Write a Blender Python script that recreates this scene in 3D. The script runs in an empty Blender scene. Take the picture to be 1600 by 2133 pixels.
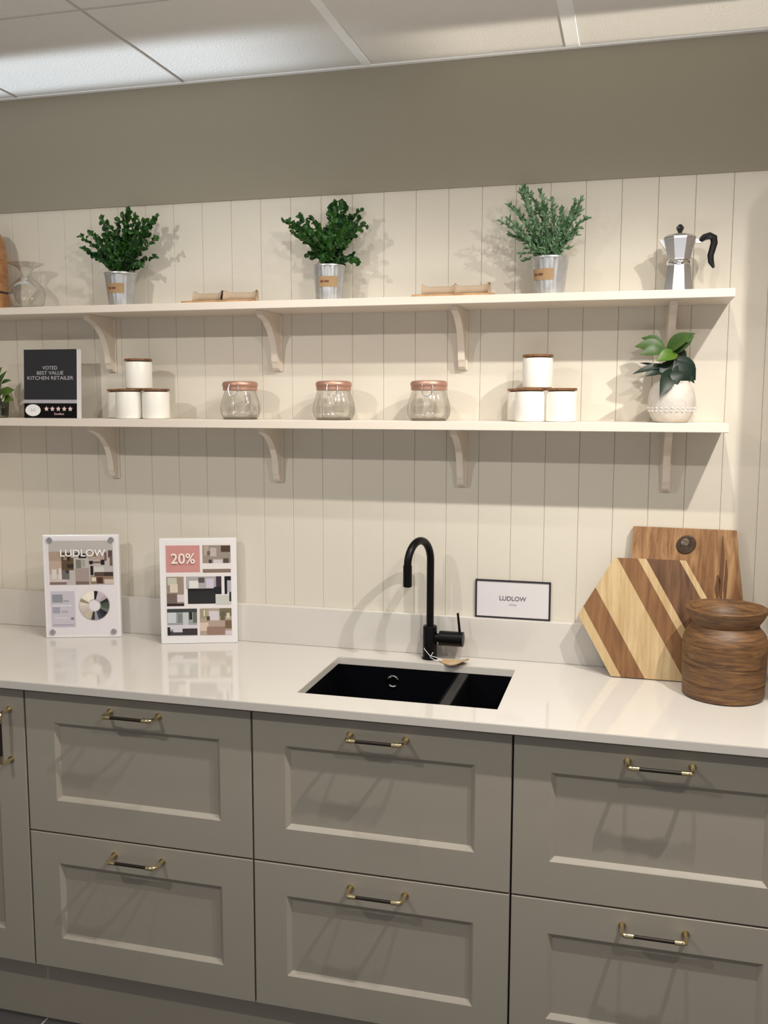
import bpy, bmesh, math, random
from mathutils import Vector, Matrix
random.seed(7)
PI = math.pi
S = bpy.context.scene
COL = S.collection

# ------------------------------------------------------------------ camera
CAMP = Vector((1.45184, -2.44498, 1.57119))
cd = bpy.data.cameras.new('camera'); cam = bpy.data.objects.new('camera', cd); COL.objects.link(cam)
cam.location = CAMP; cam.rotation_euler = (1.4543564, -0.0019608, 0.2588397)
cd.sensor_fit = 'HORIZONTAL'; cd.sensor_width = 36.0; cd.lens = 36.0 * 1967.4978 / 1600.0
cd.clip_start = 0.02; cd.clip_end = 60
S.camera = cam
CR = Matrix(((0.96666575, -0.0316192, 0.25400569), (0.25595863, 0.11180841, -0.96020001), (0.00196079, 0.99322661, 0.11617681)))
def at(u, v, **k):
    "a point seen at (u, v) of the 1600 x 2133 photograph, at the real depth given (x=, y= or z=)"
    d = CR @ Vector(((u - 800) / 1967.4978, -(v - 1066.5) / 1967.4978, -1.0))
    a, val = list(k.items())[0]; i = 'xyz'.index(a)
    return CAMP + d * ((val - CAMP[i]) / d[i])

# ------------------------------------------------------------------ world and lights
W = bpy.data.worlds.new('world'); S.world = W; W.use_nodes = True
W.node_tree.nodes['Background'].inputs[0].default_value = (0.98, 0.985, 1.0, 1)
W.node_tree.nodes['Background'].inputs[1].default_value = 0.41
def spot(name, loc, power, col, size=150, blend=0.9, radius=0.03, aim=(0, 0, -1)):
    l = bpy.data.lights.new(name, 'SPOT'); l.energy = power; l.color = col; l.spot_size = math.radians(size)
    l.spot_blend = blend; l.shadow_soft_size = radius
    o = bpy.data.objects.new(name, l); COL.objects.link(o); o.location = loc
    o.rotation_euler = Vector(aim).to_track_quat('-Z', 'Y').to_euler(); return o
WARM = (1.0, 0.945, 0.86)
spot('ceiling_spot', (1.49, -0.93, 2.405), 34, WARM, 140, 0.8, 0.014, (-0.22, 0.02, -1))
spot('ceiling_spot', (2.00, -0.94, 2.405), 66, WARM, 140, 0.8, 0.014, (-0.30, 0.02, -1))
spot('ceiling_spot', (0.80, -0.78, 2.405), 16, (1.0, 0.97, 0.92), 140, 0.8, 0.014, (-0.35, 0.06, -1))
spot('ceiling_spot', (2.00, -1.93, 2.405), 28, WARM, 130, 0.7, 0.016, (-0.45, 0.75, -1.0))
spot('ceiling_spot', (-0.10, -1.93, 2.405), 36, WARM, 130, 0.7, 0.016, (0.0, 0.75, -1.0))
def area(name, loc, power, col, sx, sy, aim, spread=180, up='Y'):
    l = bpy.data.lights.new(name, 'AREA'); l.energy = power; l.color = col; l.shape = 'RECTANGLE'
    l.size = sx; l.size_y = sy; l.spread = math.radians(spread)
    o = bpy.data.objects.new(name, l); COL.objects.link(o); o.location = loc
    o.rotation_euler = Vector(aim).to_track_quat('-Z', up).to_euler(); return o
# added cool area light outside the view, throwing the glow on the left ceiling
area('added_ceiling_glow', (-1.6, -0.168, 2.02), 0.78, (0.80, 0.90, 1.0), 0.245, 0.37, (1, 0, 0.268), spread=4, up='Y')
# added warm area light above the right end cabinet, for the ceiling glow there
area('added_ceiling_glow', (1.86, -0.11, 2.30), 0.22, (1.0, 0.90, 0.74), 0.17, 0.20, (-1, 0, 0.235), spread=6, up='Y')
# added soft fill behind the camera, lifting the ceiling and the cabinet fronts
area('added_fill', (1.3, -2.9, 0.6), 8, (1.0, 0.97, 0.93), 2.2, 0.7, (-0.1, 0.7, 1.0), spread=85)
S.cycles.blur_glossy = 0.0
S.cycles.caustics_reflective = True
V = S.view_settings
V.view_transform = 'Standard'; V.look = 'None'; V.gamma = 1.0; V.use_curve_mapping = False; V.exposure = 0.07

# ------------------------------------------------------------------ materials
def hexc(r, g, b):
    f = lambda c: (c / 255 / 12.92) if c / 255 <= 0.04045 else ((c / 255 + 0.055) / 1.055) ** 2.4
    return (f(r), f(g), f(b), 1)
def mat(name, col, rough=0.5, metal=0.0, noise=None, bump=None, coat=0, ior=1.45, spec=None):
    m = bpy.data.materials.new(name); m.use_nodes = True; nt = m.node_tree; b = nt.nodes['Principled BSDF']
    b.inputs['Base Color'].default_value = tuple(col) if len(col) == 4 else (*col, 1)
    b.inputs['Roughness'].default_value = rough; b.inputs['Metallic'].default_value = metal
    b.inputs['IOR'].default_value = ior; b.inputs['Coat Weight'].default_value = coat
    if spec is not None: b.inputs['Specular IOR Level'].default_value = spec
    tc = nt.nodes.new('ShaderNodeTexCoord')
    if noise:                      # (scale, amount, col2)
        n = nt.nodes.new('ShaderNodeTexNoise'); n.inputs['Scale'].default_value = noise[0]; n.inputs['Detail'].default_value = 5
        mp = nt.nodes.new('ShaderNodeMapping'); mp.inputs['Scale'].default_value = noise[3] if len(noise) > 3 else (1, 1, 1)
        nt.links.new(tc.outputs['Object'], mp.inputs[0]); nt.links.new(mp.outputs[0], n.inputs['Vector'])
        mx = nt.nodes.new('ShaderNodeMix'); mx.data_type = 'RGBA'
        mr = nt.nodes.new('ShaderNodeMapRange'); mr.inputs[1].default_value = 0.35; mr.inputs[2].default_value = 0.65; mr.inputs[4].default_value = noise[1]
        nt.links.new(n.outputs['Fac'], mr.inputs[0]); nt.links.new(mr.outputs[0], mx.inputs[0])
        mx.inputs[6].default_value = b.inputs['Base Color'].default_value; mx.inputs[7].default_value = noise[2]
        nt.links.new(mx.outputs[2], b.inputs['Base Color'])
    if bump:
        n2 = nt.nodes.new('ShaderNodeTexNoise'); n2.inputs['Scale'].default_value = bump[0]; n2.inputs['Detail'].default_value = 4
        nt.links.new(tc.outputs['Object'], n2.inputs['Vector'])
        bp = nt.nodes.new('ShaderNodeBump'); bp.inputs['Strength'].default_value = bump[1]; bp.inputs['Distance'].default_value = 0.002
        nt.links.new(n2.outputs['Fac'], bp.inputs['Height']); nt.links.new(bp.outputs[0], b.inputs['Normal'])
    return m
def woodmat(name, c1, c2, scale=(1, 1, 1), wscale=18, dist=6, rough=0.45, detail=3):
    m = bpy.data.materials.new(name); m.use_nodes = True; nt = m.node_tree; b = nt.nodes['Principled BSDF']
    b.inputs['Roughness'].default_value = rough
    tc = nt.nodes.new('ShaderNodeTexCoord'); mp = nt.nodes.new('ShaderNodeMapping'); mp.inputs['Scale'].default_value = scale
    n = nt.nodes.new('ShaderNodeTexNoise'); n.inputs['Scale'].default_value = wscale; n.inputs['Detail'].default_value = 8
    n.inputs['Distortion'].default_value = dist * 0.1; n.inputs['Roughness'].default_value = 0.62
    cr = nt.nodes.new('ShaderNodeValToRGB'); cr.color_ramp.elements[0].position = 0.36; cr.color_ramp.elements[1].position = 0.64
    cr.color_ramp.elements[0].color = c2; cr.color_ramp.elements[1].color = c1
    nt.links.new(tc.outputs['Object'], mp.inputs[0]); nt.links.new(mp.outputs[0], n.inputs['Vector'])
    nt.links.new(n.outputs['Fac'], cr.inputs[0]); nt.links.new(cr.outputs[0], b.inputs['Base Color'])
    bp = nt.nodes.new('ShaderNodeBump'); bp.inputs['Strength'].default_value = 0.35; bp.inputs['Distance'].default_value = 0.001
    nt.links.new(n.outputs['Fac'], bp.inputs['Height']); nt.links.new(bp.outputs[0], b.inputs['Normal'])
    return m
def glassmat(name, tint=(0.97, 0.98, 0.97, 1), edge=(0.62, 0.66, 0.64, 1), gl=0.12):
    m = bpy.data.materials.new(name); m.use_nodes = True; nt = m.node_tree; nt.nodes.clear()
    out = nt.nodes.new('ShaderNodeOutputMaterial'); t = nt.nodes.new('ShaderNodeBsdfTransparent'); g = nt.nodes.new('ShaderNodeBsdfGlossy')
    g.inputs['Roughness'].default_value = 0.06
    lw = nt.nodes.new('ShaderNodeLayerWeight'); lw.inputs[0].default_value = 0.30
    mc = nt.nodes.new('ShaderNodeMix'); mc.data_type = 'RGBA'; mc.inputs[6].default_value = tint; mc.inputs[7].default_value = edge
    pw = nt.nodes.new('ShaderNodeMath'); pw.operation = 'POWER'; pw.inputs[1].default_value = 1.6
    nt.links.new(lw.outputs['Facing'], pw.inputs[0]); nt.links.new(pw.outputs[0], mc.inputs[0]); nt.links.new(mc.outputs[2], t.inputs[0])
    fr = nt.nodes.new('ShaderNodeMath'); fr.operation = 'MULTIPLY_ADD'; fr.inputs[1].default_value = 0.45; fr.inputs[2].default_value = gl * 0.4
    nt.links.new(lw.outputs['Fresnel'], fr.inputs[0])
    ms = nt.nodes.new('ShaderNodeMixShader'); nt.links.new(fr.outputs[0], ms.inputs[0]); nt.links.new(t.outputs[0], ms.inputs[1]); nt.links.new(g.outputs[0], ms.inputs[2])
    nt.links.new(ms.outputs[0], out.inputs[0]); return m
def printmat(name):
    m = bpy.data.materials.new(name); m.use_nodes = True; nt = m.node_tree; b = nt.nodes['Principled BSDF']
    b.inputs['Roughness'].default_value = 0.35
    a = nt.nodes.new('ShaderNodeAttribute'); a.attribute_name = 'Col'; nt.links.new(a.outputs['Color'], b.inputs['Base Color']); return m

M_WALL = mat('cream_wall_board', (0.68, 0.635, 0.55), 0.45, bump=(30, 0.05))
M_BULK = mat('taupe_bulkhead_paint', (0.305, 0.278, 0.215), 0.7, bump=(60, 0.05))
M_SHELF = mat('cream_painted_shelf', (0.76, 0.68, 0.59), 0.35)
M_TILE = mat('mineral_ceiling_tile', (0.76, 0.745, 0.72), 0.9, noise=(180, 0.2, (0.69, 0.67, 0.64, 1)), bump=(200, 0.3))
M_BAR = mat('white_metal_ceiling_bar', (0.96, 0.97, 0.98), 0.45)
M_JOINT = mat('grey_ceiling_joint', (0.50, 0.48, 0.45), 0.6)
M_TOP = mat('cream_quartz_worktop', (0.655, 0.625, 0.585), 0.07, noise=(300, 0.2, (0.61, 0.575, 0.53, 1)), ior=1.55)
M_CAB = mat('taupe_painted_cabinet', (0.385, 0.352, 0.298), 0.38)
M_CARC = mat('dark_cabinet_carcass', (0.04, 0.035, 0.03), 0.6)
M_FLOOR = mat('dark_slate_floor_tile', (0.065, 0.065, 0.07), 0.5, noise=(8, 0.5, (0.09, 0.085, 0.085, 1)))
M_GROUT = mat('light_grout', (0.55, 0.53, 0.5), 0.8)
M_BRASS = mat('polished_brass', (0.82, 0.69, 0.42), 0.16, 1.0)
M_BRONZE = mat('dark_bronze_bar', (0.035, 0.028, 0.022), 0.35, 0.6)
M_BLACK = mat('matt_black_metal', (0.003, 0.003, 0.0035), 0.36, spec=0.22)
M_SINK = mat('black_composite_sink', (0.0022, 0.0026, 0.004), 0.6, spec=0.06)
M_SINKD = mat('black_composite_divider', (0.024, 0.023, 0.024), 0.5, spec=0.3)
M_CHROME = mat('chrome', (0.85, 0.85, 0.86), 0.08, 1.0)
M_ZINC = mat('galvanised_zinc', (0.50, 0.51, 0.52), 0.38, 0.75, noise=(45, 0.5, (0.68, 0.70, 0.73, 1)))
M_KRAFT = mat('kraft_label', (0.36, 0.23, 0.12), 0.8, noise=(60, 0.3, (0.42, 0.28, 0.16, 1)))
M_INK = mat('dark_ink', (0.05, 0.03, 0.04), 0.6)
M_RUST = mat('brown_ink', (0.16, 0.06, 0.03), 0.6)
M_SOIL = mat('dark_soil', (0.02, 0.014, 0.01), 0.9)
M_STEM = mat('green_brown_stem', (0.05, 0.06, 0.02), 0.6)
M_LEAF = mat('dark_green_leaf', (0.007, 0.045, 0.012), 0.45, noise=(35, 1.0, (0.035, 0.125, 0.013, 1)))
M_LEAF2 = mat('grey_green_leaf', (0.035, 0.115, 0.04), 0.5, noise=(60, 1.0, (0.22, 0.36, 0.20, 1)))
M_LEAFD = mat('deep_green_leaf', (0.005, 0.018, 0.009), 0.45)
M_LEAFM = mat('mid_green_leaf', (0.028, 0.070, 0.014), 0.45, noise=(40, 0.8, (0.06, 0.12, 0.022, 1)))
M_LEAFB = mat('bright_green_leaf', (0.075, 0.155, 0.010), 0.45, noise=(40, 0.8, (0.05, 0.11, 0.008, 1)))
M_PEPPER = woodmat('turned_light_wood', hexc(190, 140, 90), hexc(150, 100, 60), (1, 1, 3))
M_CERAM = mat('white_ceramic', (0.86, 0.83, 0.76), 0.3)
M_LID = woodmat('canister_lid_wood', hexc(150, 105, 65), hexc(105, 70, 42), (4, 1, 1))
M_SEAL_SHADE = mat('dark_seal_and_roll_shade', (0.05, 0.035, 0.025), 0.7)  # canister seal colour, also painted as shade inside the napkin rolls
M_COPPER = mat('rose_copper_lid', (0.50, 0.29, 0.22), 0.42, 0.55)
M_GLASS = glassmat('thin_clear_glass', (0.97, 0.97, 0.96, 1), (0.50, 0.50, 0.48, 1), 0.05)
M_GLASSF = glassmat('fluted_clear_glass', (0.985, 0.98, 0.965, 1), (0.66, 0.65, 0.61, 1), 0.25)
M_BOARD = woodmat('thin_serving_board_wood', hexc(200, 160, 115), hexc(150, 110, 75), (1, 6, 1))
M_LINEN = mat('natural_linen', (0.50, 0.39, 0.28), 0.85, noise=(300, 0.3, (0.42, 0.32, 0.22, 1)), bump=(400, 0.3))
M_POT = mat('white_textured_ceramic', (0.56, 0.52, 0.47), 0.55, noise=(90, 0.5, (0.66, 0.62, 0.57, 1)), bump=(120, 0.4))
M_ALU = mat('cast_aluminium', (0.62, 0.62, 0.64), 0.3, 0.9)
M_BAKE = mat('black_bakelite', (0.01, 0.01, 0.012), 0.28)
M_ACRYL = mat('white_acrylic', (0.80, 0.78, 0.79), 0.2)
M_PRINT = printmat('colour_print')
M_PAPER = mat('white_card', (0.70, 0.67, 0.69), 0.6)
M_WHITE = mat('white_ink', (0.85, 0.84, 0.84), 0.6)
M_GREY = mat('grey_ink', (0.42, 0.41, 0.44), 0.6)
M_SCREW = mat('satin_steel_screw', (0.42, 0.42, 0.43), 0.3, 0.8)
M_SLATE = mat('charcoal_print', (0.022, 0.023, 0.027), 0.4)
W_LIGHT = woodmat('pale_acacia', hexc(204, 180, 138), hexc(182, 152, 108), (30, 4, 3), 2.2)
W_BROWN = woodmat('brown_acacia', hexc(142, 102, 64), hexc(112, 76, 46), (30, 4, 3), 2.2)
W_DARK = woodmat('dark_acacia', hexc(118, 84, 56), hexc(80, 52, 33), (30, 4, 3), 2.4)
W_EDGE = woodmat('mango_board_wood', hexc(172, 134, 94), hexc(120, 82, 50), (9, 3, 1.2), 5, 12, 0.55)
W_KNOT = mat('dark_knot', (0.075, 0.042, 0.022), 0.6, noise=(120, 1, (0.03, 0.016, 0.009, 1)))
W_JAR = woodmat('old_turned_wood', hexc(128, 92, 56), hexc(76, 52, 33), (2.2, 2.2, 22), 6, 10, 0.5)

# ------------------------------------------------------------------ mesh helpers
class MB:
    def __init__(s): s.v = []; s.f = []; s.m = []; s.c = []
    def add(s, vs, fs, mi=0, col=None):
        o = len(s.v); s.v += [tuple(p) for p in vs]
        for f in fs: s.f.append([o + i for i in f]); s.m.append(mi); s.c.append(col or (1, 1, 1, 1))
        return s
    def box(s, lo, hi, bev=0.0, mi=0, mtx=None, seg=1):
        bm = bmesh.new(); bmesh.ops.create_cube(bm, size=1)
        for v in bm.verts: v.co = Vector([lo[i] + (v.co[i] + .5) * (hi[i] - lo[i]) for i in range(3)])
        if bev: bmesh.ops.bevel(bm, geom=bm.edges[:], offset=bev, segments=seg, affect='EDGES', profile=0.5)
        if mtx: bm.transform(mtx)
        bm.verts.index_update(); s.add([v.co for v in bm.verts], [[v.index for v in f.verts] for f in bm.faces], mi); bm.free(); return s
    def lathe(s, prof, n=32, mi=0, ctr=(0, 0, 0), flute=None, cap0=True, cap1=True, mtx=None, ang0=0.0):
        "prof: list of (r, z)"
        vs = []; fs = []; k = len(prof)
        for i in range(n):
            a = 2 * PI * i / n + ang0
            for j, (r, z) in enumerate(prof):
                rr = r * (1 + (flute(i, j) if flute else 0)); vs.append(Vector((ctr[0] + rr * math.cos(a), ctr[1] + rr * math.sin(a), ctr[2] + z)))
        for i in range(n):
            for j in range(k - 1):
                a = i * k + j; b = ((i + 1) % n) * k + j; fs.append([a, b, b + 1, a + 1])
        if cap0 and prof[0][0] > 1e-5: fs.append([i * k for i in range(n)][::-1])
        if cap1 and prof[-1][0] > 1e-5: fs.append([i * k + k - 1 for i in range(n)])
        if mtx: vs = [mtx @ v for v in vs]
        return s.add(vs, fs, mi)
    def cyl(s, p0, p1, r, n=16, mi=0, r1=None):
        p0 = Vector(p0); p1 = Vector(p1); d = p1 - p0
        q = d.to_track_quat('Z', 'Y').to_matrix().to_4x4(); q.translation = p0
        return s.lathe([(r, 0), (r if r1 is None else r1, d.length)], n, mi, mtx=q)
    def tube(s, pts, r, n=10, mi=0, closed=False):
        pts = [Vector(p) for p in pts]; k = len(pts); vs = []; fs = []
        rs = r if isinstance(r, (list, tuple)) else [r] * k
        up = None
        for i, p in enumerate(pts):
            a = pts[(i - 1) % k] if (i > 0 or closed) else p; b = pts[(i + 1) % k] if (i < k - 1 or closed) else p
            t = (b - a).normalized()
            if up is None: up = t.orthogonal().normalized()
            up = (up - t * up.dot(t)).normalized(); w = t.cross(up)
            for j in range(n):
                an = 2 * PI * j / n; vs.append(p + (up * math.cos(an) + w * math.sin(an)) * rs[i])
        for i in range(k if closed else k - 1):
            for j in range(n):
                a = i * n + j; b = i * n + (j + 1) % n; c = ((i + 1) % k) * n + (j + 1) % n; d = ((i + 1) % k) * n + j; fs.append([a, b, c, d])
        if not closed: fs.append(list(range(n))[::-1]); fs.append([(k - 1) * n + j for j in range(n)])
        return s.add(vs, fs, mi)
    def prism(s, poly, y0, y1, mi=0, mtx=None, axis='y'):
        "poly in (x, z), extruded along y; or (y, z) extruded along x"
        n = len(poly)
        if axis == 'y': vs = [Vector((a, y0, b)) for a, b in poly] + [Vector((a, y1, b)) for a, b in poly]
        elif axis == 'x': vs = [Vector((y0, a, b)) for a, b in poly] + [Vector((y1, a, b)) for a, b in poly]
        else: vs = [Vector((a, b, y0)) for a, b in poly] + [Vector((a, b, y1)) for a, b in poly]
        if mtx: vs = [mtx @ v for v in vs]
        fs = [list(range(n)), [n + i for i in range(n)][::-1]] + [[i, n + i, n + (i + 1) % n, (i + 1) % n] for i in range(n)]
        return s.add(vs, fs, mi)
    def build(s, name, mats, parent=None, loc=(0, 0, 0), smooth=None):
        me = bpy.data.meshes.new(name); me.from_pydata(s.v, [], s.f); me.update()
        if not isinstance(mats, (list, tuple)): mats = [mats]
        for m in mats: me.materials.append(m)
        for p, i in zip(me.polygons, s.m): p.material_index = i
        if any(c != (1, 1, 1, 1) for c in s.c):
            ca = me.color_attributes.new('Col', 'FLOAT_COLOR', 'CORNER')
            for p in me.polygons:
                for li in p.loop_indices: ca.data[li].color = s.c[p.index]
        bm = bmesh.new(); bm.from_mesh(me); bmesh.ops.recalc_face_normals(bm, faces=bm.faces[:]) if smooth != 'keep' else None; bm.to_mesh(me); bm.free()
        if smooth and smooth != 'keep':
            for p in me.polygons: p.use_smooth = True
            me.set_sharp_from_angle(angle=math.radians(smooth))
        o = bpy.data.objects.new(name, me); COL.objects.link(o); o.location = loc
        if parent: o.parent = parent
        return o
def tag(o, label=None, cat=None, group=None, kind=None):
    if label: o['label'] = label
    if cat: o['category'] = cat
    if group: o['group'] = group
    if kind: o['kind'] = kind
    return o
def thing(name, loc, label, cat, group=None, rz=0):
    o = bpy.data.objects.new(name, None); COL.objects.link(o); o.location = loc; o.rotation_euler = (0, 0, rz); o.empty_display_size = 0.05
    return tag(o, label, cat, group)
def copy_tree(o, parent=None):
    c = o.copy(); COL.objects.link(c)
    if parent: c.parent = parent
    for ch in [x for x in ALL() if x.parent == o]: copy_tree(ch, c)
    return c
def ALL(): return list(COL.objects)
def text(body, size, name, material, parent, loc, rot, align='CENTER', sx=1.0, label=None, bold=0.0):
    cu = bpy.data.curves.new(name, 'FONT'); cu.body = body; cu.size = size; cu.align_x = align; cu.align_y = 'CENTER'; cu.extrude = 0.0001; cu.offset = bold
    o = bpy.data.objects.new(name, cu); COL.objects.link(o)
    dg = bpy.context.evaluated_depsgraph_get(); me = bpy.data.meshes.new_from_object(o.evaluated_get(dg))
    COL.objects.unlink(o); bpy.data.objects.remove(o)
    me.materials.clear(); me.materials.append(material)
    o = bpy.data.objects.new(name, me); COL.objects.link(o); o.parent = parent; o.location = loc; o.rotation_euler = rot; o.scale = (sx, 1, 1)
    if label: o['label'] = label
    return o

# ------------------------------------------------------------------ setting
ZC = 2.421; ZB = 2.1107; ZF = -0.028
XL, XR = -1.1786, 1.8226
XS = -0.452          # side of the added cabinet on the worktop at the left
YF = -0.495; YW = -0.524; ZW = 0.8965; ZT = 0.865
RX0, RX1, RY0 = -2.2, 3.4, -4.4

w = MB(); w.box((RX0, 0.012, ZF), (RX1, 0.06, ZC + .04)); wall = w.build('wall_back', M_WALL); tag(wall, kind='structure')
b0, bw = 0.88886, 0.085827
i0 = int(math.floor((-0.95 - b0) / bw)); proto = None
for i in range(i0, 17):
    x = b0 + i * bw
    if proto is None:
        m = MB(); g = 0.00025
        prof = [(g, 0.012), (g, 0.0011), (g + 0.0011, 0), (bw - g - 0.0011, 0), (bw - g, 0.0011), (bw - g, 0.012)]
        m.prism([(a, b) for a, b in prof], 0.90, ZB, axis='z'); proto = m.build('wall_board', M_WALL, wall, (x, 0, 0))
    else:
        o = proto.copy(); COL.objects.link(o); o.location = (x, 0, 0)
b = MB(); b.box((RX0, -0.004, ZB), (RX1, 0.012, ZC + .03)); tag(b.build('wall_bulkhead', M_BULK), kind='structure')
for nm, x in (('wall_left', RX0 - .05), ('wall_right', RX1)):
    m = MB(); m.box((x, RY0, ZF), (x + .05, .012, ZC + .03)); tag(m.build(nm, M_SHELF), kind='structure')
# ceiling with separate tiles in a grid of white bars
c = MB(); c.box((RX0, RY0, ZC + 0.03), (RX1, 0.06, ZC + 0.06)); ceil_ = c.build('ceiling', M_TILE); tag(ceil_, kind='structure')
gx = [0.2483 + 0.5147 * k for k in range(-5, 7)]; gy = [-0.018] + [-0.505 - 0.4905 * k for k in range(0, 8)]
def barw(k): return .017 if gx[k] > 1.2 and gx[k] < 1.4 else (.0115 if gx[k] > .7 else .0035)
cache = {}
for i in range(len(gx) - 1):
    for j in range(len(gy) - 1):
        x0_, x1_ = barw(i) - .001, gx[i + 1] - gx[i] - barw(i + 1) + .001; H_ = gy[j] - gy[j + 1] - .0035; key = (round(x0_, 4), round(x1_, 4), round(H_, 3))
        if key not in cache:
            m = MB(); m.box((x0_, .0025, .0015), (x1_, H_ + .001, .018), bev=.002); cache[key] = m.build('ceiling_tile', M_TILE, ceil_, (gx[i], gy[j + 1], ZC))
        else:
            o = cache[key].copy(); COL.objects.link(o); o.location = (gx[i], gy[j + 1], ZC)
for k, x in enumerate(gx):
    m = MB(); m.box((x - barw(k), gy[-1], ZC), (x + barw(k), -0.016, ZC + .02), bev=.001); m.build('ceiling_bar', M_BAR if gx[k] > .7 else M_JOINT, ceil_)
for y in gy[1:]:
    m = MB(); m.box((gx[0], y - .0035, ZC + .0004), (gx[-1], y + .0035, ZC + .019), bev=.001); m.build('ceiling_bar', M_JOINT, ceil_)
m = MB(); m.box((RX0, -0.020, ZC - .001), (RX1, -0.004, ZC + .02), bev=.001); tag(m.build('trim_1', M_BAR), kind='structure')
# floor of dark tiles with light joints
f = MB(); f.box((RX0, RY0, ZF - .05), (RX1, 0.012, ZF - .003)); fl = f.build('floor', M_GROUT); tag(fl, kind='structure')
tx, ty = 0.45, 0.45; fp = None
for i in range(-5, 8):
    for j in range(0, 9):
        x = 0.017 + i * tx; y = -0.36 - (j + 1) * ty
        if x < RX0 or x + tx > RX1 + .1 or y < RY0 - .1: continue
        if fp is None:
            m = MB(); m.box((.003, .003, -.0035), (tx - .003, ty - .003, 0), bev=.001); fp = m.build('floor_tile', M_FLOOR, fl, (x, y, ZF))
        else:
            o = fp.copy(); COL.objects.link(o); o.location = (x, y, ZF)

# tall units outside view: the right end cabinet, and an added left one for shade
def tall_unit(x0, x1, depth, top, label, hinge, z0=ZF, kick=.17):
    t = thing('tall_cabinet', ((x0 + x1) / 2, -.003, z0), label, 'cabinet')
    hw = (x1 - x0) / 2; H = top - z0
    m = MB(); m.box((-hw, -depth + .02, 0), (hw, -.0, H), bev=.001); m.build('body', M_SHELF, t)
    m = MB(); m.box((-hw + .002, -depth, kick), (hw - .002, -depth + .019, H), bev=.002); d = m.build('door', M_SHELF, t)
    m = MB(); m.cyl((hinge * (hw - .04), -depth - .03, H * .4), (hinge * (hw - .04), -depth - .03, H * .4 + .2), .005); m.build('handle', M_BRASS, d)
tall_unit(XR + .001, XR + .45, 0.40, 2.187, 'tall cream end cabinet closing the worktop on the right', -1)
tall_unit(XL, XS - .001, 0.33, 1.88, 'added unseen cream dresser cabinet shading the left end of the wall', 1, ZW + .0005, .004)  # unseen cabinet, placed to darken the left end of the wall

# ------------------------------------------------------------------ base cabinets
BEV = 0.010
def shaker(w_, h_, parent, name, sl, sr, st, sb, handle):
    """front in local coordinates: x 0..w_, z 0..h_, y 0 = front face. Frame with moulded inner edge, panel inside"""
    t = 0.02; x0, x1, z0, z1 = sl, w_ - sr, sb, h_ - st; B = BEV
    m = MB()
    R = [(0, 0), (w_, 0), (w_, h_), (0, h_)]; I = [(x0, z0), (x1, z0), (x1, z1), (x0, z1)]
    e = .0012
    Ro = [(x, z) for x, z in R]; Rf = [(e, e), (w_ - e, e), (w_ - e, h_ - e), (e, h_ - e)]
    J = [(x0 + B, z0 + B), (x1 - B, z0 + B), (x1 - B, z1 - B), (x0 + B, z1 - B)]
    K = [(x0 + .0015, z0 + .0015), (x1 - .0015, z0 + .0015), (x1 - .0015, z1 - .0015), (x0 + .0015, z1 - .0015)]
    vs = []
    for pl, y in ((Ro, t), (Ro, e), (Rf, 0), (I, 0), (K, .0012), (J, .0090), (J, t)):
        vs += [(x, y, z) for x, z in pl]
    fs = []
    for l in range(6):
        for k in range(4):
            a = l * 4 + k; b_ = l * 4 + (k + 1) % 4; fs.append([a, b_, b_ + 4, a + 4])
    for k in range(4): fs.append([k, (k + 1) % 4, 24 + (k + 1) % 4, 24 + k])
    m.add(vs, fs); d = m.build(name, M_CAB, parent)
    m = MB(); m.box((x0 + B - .003, .0098, z0 + B - .003), (x1 - B + .003, .018, z1 - B + .003)); m.build('panel', M_CAB, d)
    if handle:
        hx, hz, L, vert = handle
        if vert: P = lambda s_, y: (hx, y, hz + s_)
        else: P = lambda s_, y: (hx + s_, y, hz)
        m = MB(); m.cyl(P(-L / 2 + .018, -.038), P(L / 2 - .018, -.038), .0040, 10); m.build('handle_bar', M_BRONZE, d, smooth=40)
        for sgn in (-1, 1):
            m = MB(); a = sgn * L / 2
            m.cyl(P(a, .001), P(a, -.003), .0085, 14)
            m.tube([P(a, -.002), P(a, -.027), P(a - sgn * .0016, -.034), P(a - sgn * .006, -.038), P(a - sgn * .012, -.0382)], [.0045, .0045, .0052, .0058, .0058], 12)
            m.cyl(P(a - sgn * .004, -.038), P(a - sgn * .023, -.038), .0056, 14)
            m.build('handle_post', M_BRASS, d, smooth=40)
    return d
def base_unit(x, width, label, kind, name):
    t = thing(name, (x, YF, ZF), label, 'cabinet', 'taupe base cabinets under the worktop')
    zo = -ZF; m = MB()
    zt_ = ZT + .0105 + zo; zb_ = .15 + zo
    m.box((.0, .022, zb_), (.016, .49, zt_)); m.box((width - .016, .022, zb_), (width, .49, zt_)); m.box((.016, .022, zb_), (width - .016, .49, zb_ + .016)); m.box((.016, .482, zb_ + .016), (width - .016, .49, zt_)); m.box((.016, .022, zt_ - .06), (width - .016, .034, zt_)); m.build('body', M_CARC, t)
    if kind == 'drawers':
        d = shaker(width - .0045, .3555, t, 'drawer', .079, .078, .074, .083, (width / 2 - .001, .3555 - .033, .128, False)); d.location = (.0022, 0, .5095 + zo)
        d = shaker(width - .0045, .3555, t, 'drawer', .079, .078, .076, .081, (width / 2 - .001, .3555 - .034, .128, False)); d.location = (.0022, 0, .15 + zo)
    else:
        d = shaker(width - .0045, .715, t, 'door', .079, .079, .076, .083, (width - .045, .60, .128, True)); d.location = (.0022, 0, .15 + zo)
    return t
x1 = 0.0219
base_unit(x1 - 1.2, .6, 'taupe cupboard under the added cream dresser cabinet, left of the picture', 'door', 'base_cabinet')
base_unit(x1 - .6, .6, 'taupe cupboard with upright handle at the far left edge', 'door', 'base_cabinet')
base_unit(x1, .6, 'taupe two-drawer cabinet under the two poster blocks, left of the sink', 'drawers', 'drawer_cabinet')
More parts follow.
